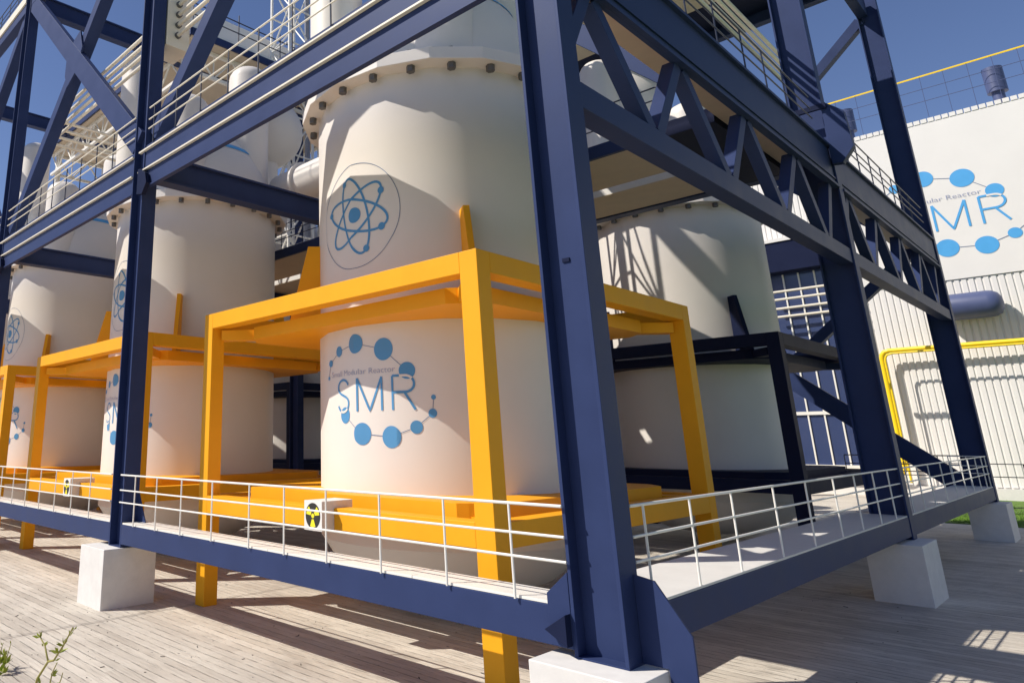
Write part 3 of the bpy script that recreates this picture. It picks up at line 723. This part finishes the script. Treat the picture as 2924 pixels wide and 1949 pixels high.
for i in range(40): MB().cyl((-20+1.18*i, BY+.1, 23.6), (-20+1.18*i, BY+.1, 26.85), .016, 6).build('post', VENT, o)
for x, lab in ((2.27, 'blue-grey drum vent on the roof of the white building'), (-5.55, 'blue-grey drum vent on the roof half hidden by the column bracket')):
    o = thing('roof_vent', (x, BY+.7, 23.5), lab, 'vent', 'roof vents')
    MB().cyl((x, BY+.8, 23.3), (x, BY+.8, 24.7), .30, 28).build('stalk', VENT, o); MB().cyl((x, BY+.8, 24.6), (x, BY+.8, 26.25), .50, 28).build('drum', VENT, o)
o = thing('wall_tank', (-1.2, BY-.9, 11.3), 'dark blue horizontal capsule tank fixed to the ribbed wall', 'tank')
cp = MB(); pr = [(0, 0)]
n = 28; rr = .80; cx0, cx1 = -2.6, -.35
path = [(cx0, 0), (cx0, rr)]
def lathe_x(mb, prof, cy, cz, n=36):
    vs = [(x, cy+r*cos(2*pi*k/n), cz+r*sin(2*pi*k/n)) for x, r in prof for k in range(n)]
    mb.add(vs, [(i*n+k, i*n+(k+1) % n, (i+1)*n+(k+1) % n, (i+1)*n+k) for i in range(len(prof)-1) for k in range(n)], True)
pf = [(-3.05, .001), (-3.0, .35), (-2.85, .6), (-2.55, .78), (-2.3, rr), (-.5, rr), (-.25, .76), (-.02, .62), (.12, .36), (.16, .001)]
lathe_x(cp, pf, BY-.82, 11.25); cp.build('shell', VENT, o)
for x in (-2.2, -.7): MB().box(x-.06, x+.06, BY-.8, BY-.02, 10.6, 11.9).build('bracket', NAVYD, o)
MB().box(-2.75, -2.6, BY-1.0, BY-.02, 11.9, 12.7).build('bracket', NAVYD, o)
YP = BY-.75
for i, (x0, zt, zb, yy, lab) in enumerate(((-6.15, 8.95, 1.35, YP, 'bright yellow pipe that turns down the ribbed wall'),)):
    o = thing('yellow_pipe', (x0, yy, zt), lab, 'pipe')
    MB().tube([(40, yy, zt), (x0+.45, yy, zt), (x0+.2, yy, zt-.07), (x0+.05, yy, zt-.25), (x0, yy, zt-.5), (x0, yy, zb+.4), (x0-.15, yy, zb+.1), (x0-.4, yy, zb), (-14, yy, zb)], .15, 16).build('pipe_run', YPIPE, o)
o = thing('yellow_pipe', (-5.9, BY-1.35, 8.7), 'thinner yellow pipe just in front of the bright yellow wall pipe', 'pipe')
MB().tube([(40, BY-1.35, 8.72), (-5.5, BY-1.35, 8.72), (-5.75, BY-1.35, 8.64), (-5.86, BY-1.35, 8.45), (-5.89, BY-1.35, 8.25), (-5.89, BY-1.35, .9)], .06, 14).build('pipe_run', YPIPE, o)
for i, z in enumerate((13.66, 13.1, 12.45, 11.87)):
    o = MB().cyl((-12.0, BY-1.0, z), (-7.2, BY-1.0, z), .085, 12).build('wall_pipe', CREAM)
    tag(o, '%s of four slim cream pipes across the glass wall' % ['topmost', 'second', 'third', 'lowest'][i], 'pipe', 'slim cream pipes on the glass wall')
o = MB().tube([(-6.1, 46, 14.0), (-5.9, 46, 10.5), (-5.95, 46, 10.25), (-6.1, 46, 10.1), (-8.2, 46, 10.1)], .12, 12).build('bent_pipe', CREAM)
tag(o, 'cream pipe bending left behind the truss of the right side', 'pipe')

# ---------------------------------------------------------------- weeds in the foreground
def weed(paths, leaves, lab, base):
    o = thing('weed', base, lab, 'plant', 'weeds in the foreground')
    mb = MB()
    for pts, r in paths: mb.tube(pts, [r*(1-.5*i/(len(pts)-1)) for i in range(len(pts))], 7)
    mb.build('stem', STEM, o)
    lf = MB()
    for (x, y, z), s, nn in leaves:
        for i in range(nn):
            d = Vector((random.uniform(-1, 1), random.uniform(-1, 1), random.uniform(.1, 1.2))).normalized(); sd = d.cross(Vector((random.random(), random.random(), .2))).normalized()
            p = Vector((x, y, z)); L = s*random.uniform(.9, 1.5)
            lf.add([p, p+d*L*.45+sd*L*.2, p+d*L, p+d*L*.45-sd*L*.2], [(0, 1, 2, 3)])
    lf.build('leaves', LEAF, o); return o
y = -3.6
weed([([(-7.35, y, 0), (-7.2, y, .35), (-6.9, y+.02, .63), (-6.65, y, .70), (-6.35, y, .95), (-6.03, y-.02, 1.23)], .020),
      ([(-6.9, y+.02, .63), (-6.93, y, .72), (-7.02, y, .82), (-7.2, y, .88), (-7.27, y, .96)], .015),
      ([(-6.9, y, 0), (-6.75, y, .3), (-6.62, y-.02, .55), (-6.52, y, .70)], .013),
      ([(-6.7, y, 0), (-6.6, y+.03, .25), (-6.35, y, .52), (-6.30, y, .62)], .011)],
     [((-7.25, y, .88), .10, 5), ((-6.35, y, .95), .10, 5), ((-6.5, y, .82), .12, 6), ((-6.6, y, .70), .07, 4), ((-6.15, y, 1.1), .07, 4), ((-7.08, y, .80), .08, 4), ((-6.66, y, .50), .08, 4), ((-6.5, y, .42), .09, 5), ((-6.03, y, 1.2), .05, 3), ((-7.1, y, .3), .08, 3)],
     'thin yellow-green weed with forked stems in the lower left foreground', (-7.3, y, 0))
weed([([(-9.3, -3.5, 0), (-9.2, -3.5, .2), (-9.12, -3.5, .42)], .012), ([(-9.3, -3.45, 0), (-9.0, -3.45, .16)], .01), ([(-9.25, -3.4, 0), (-9.3, -3.3, .36)], .01)],
     [((-9.2, -3.5, .1), .15, 12), ((-9.02, -3.45, .14), .13, 9), ((-9.12, -3.5, .42), .05, 4), ((-9.3, -3.4, .2), .13, 9), ((-8.95, -3.5, .03), .12, 8), ((-9.0, -3.55, .05), .12, 8), ((-9.3, -3.3, .36), .06, 4)],
     'leafy weed tuft cut off by the lower left corner', (-9.3, -3.5, 0))
for ob in list(bpy.data.objects):
    if '_o' in ob: del ob['_o']
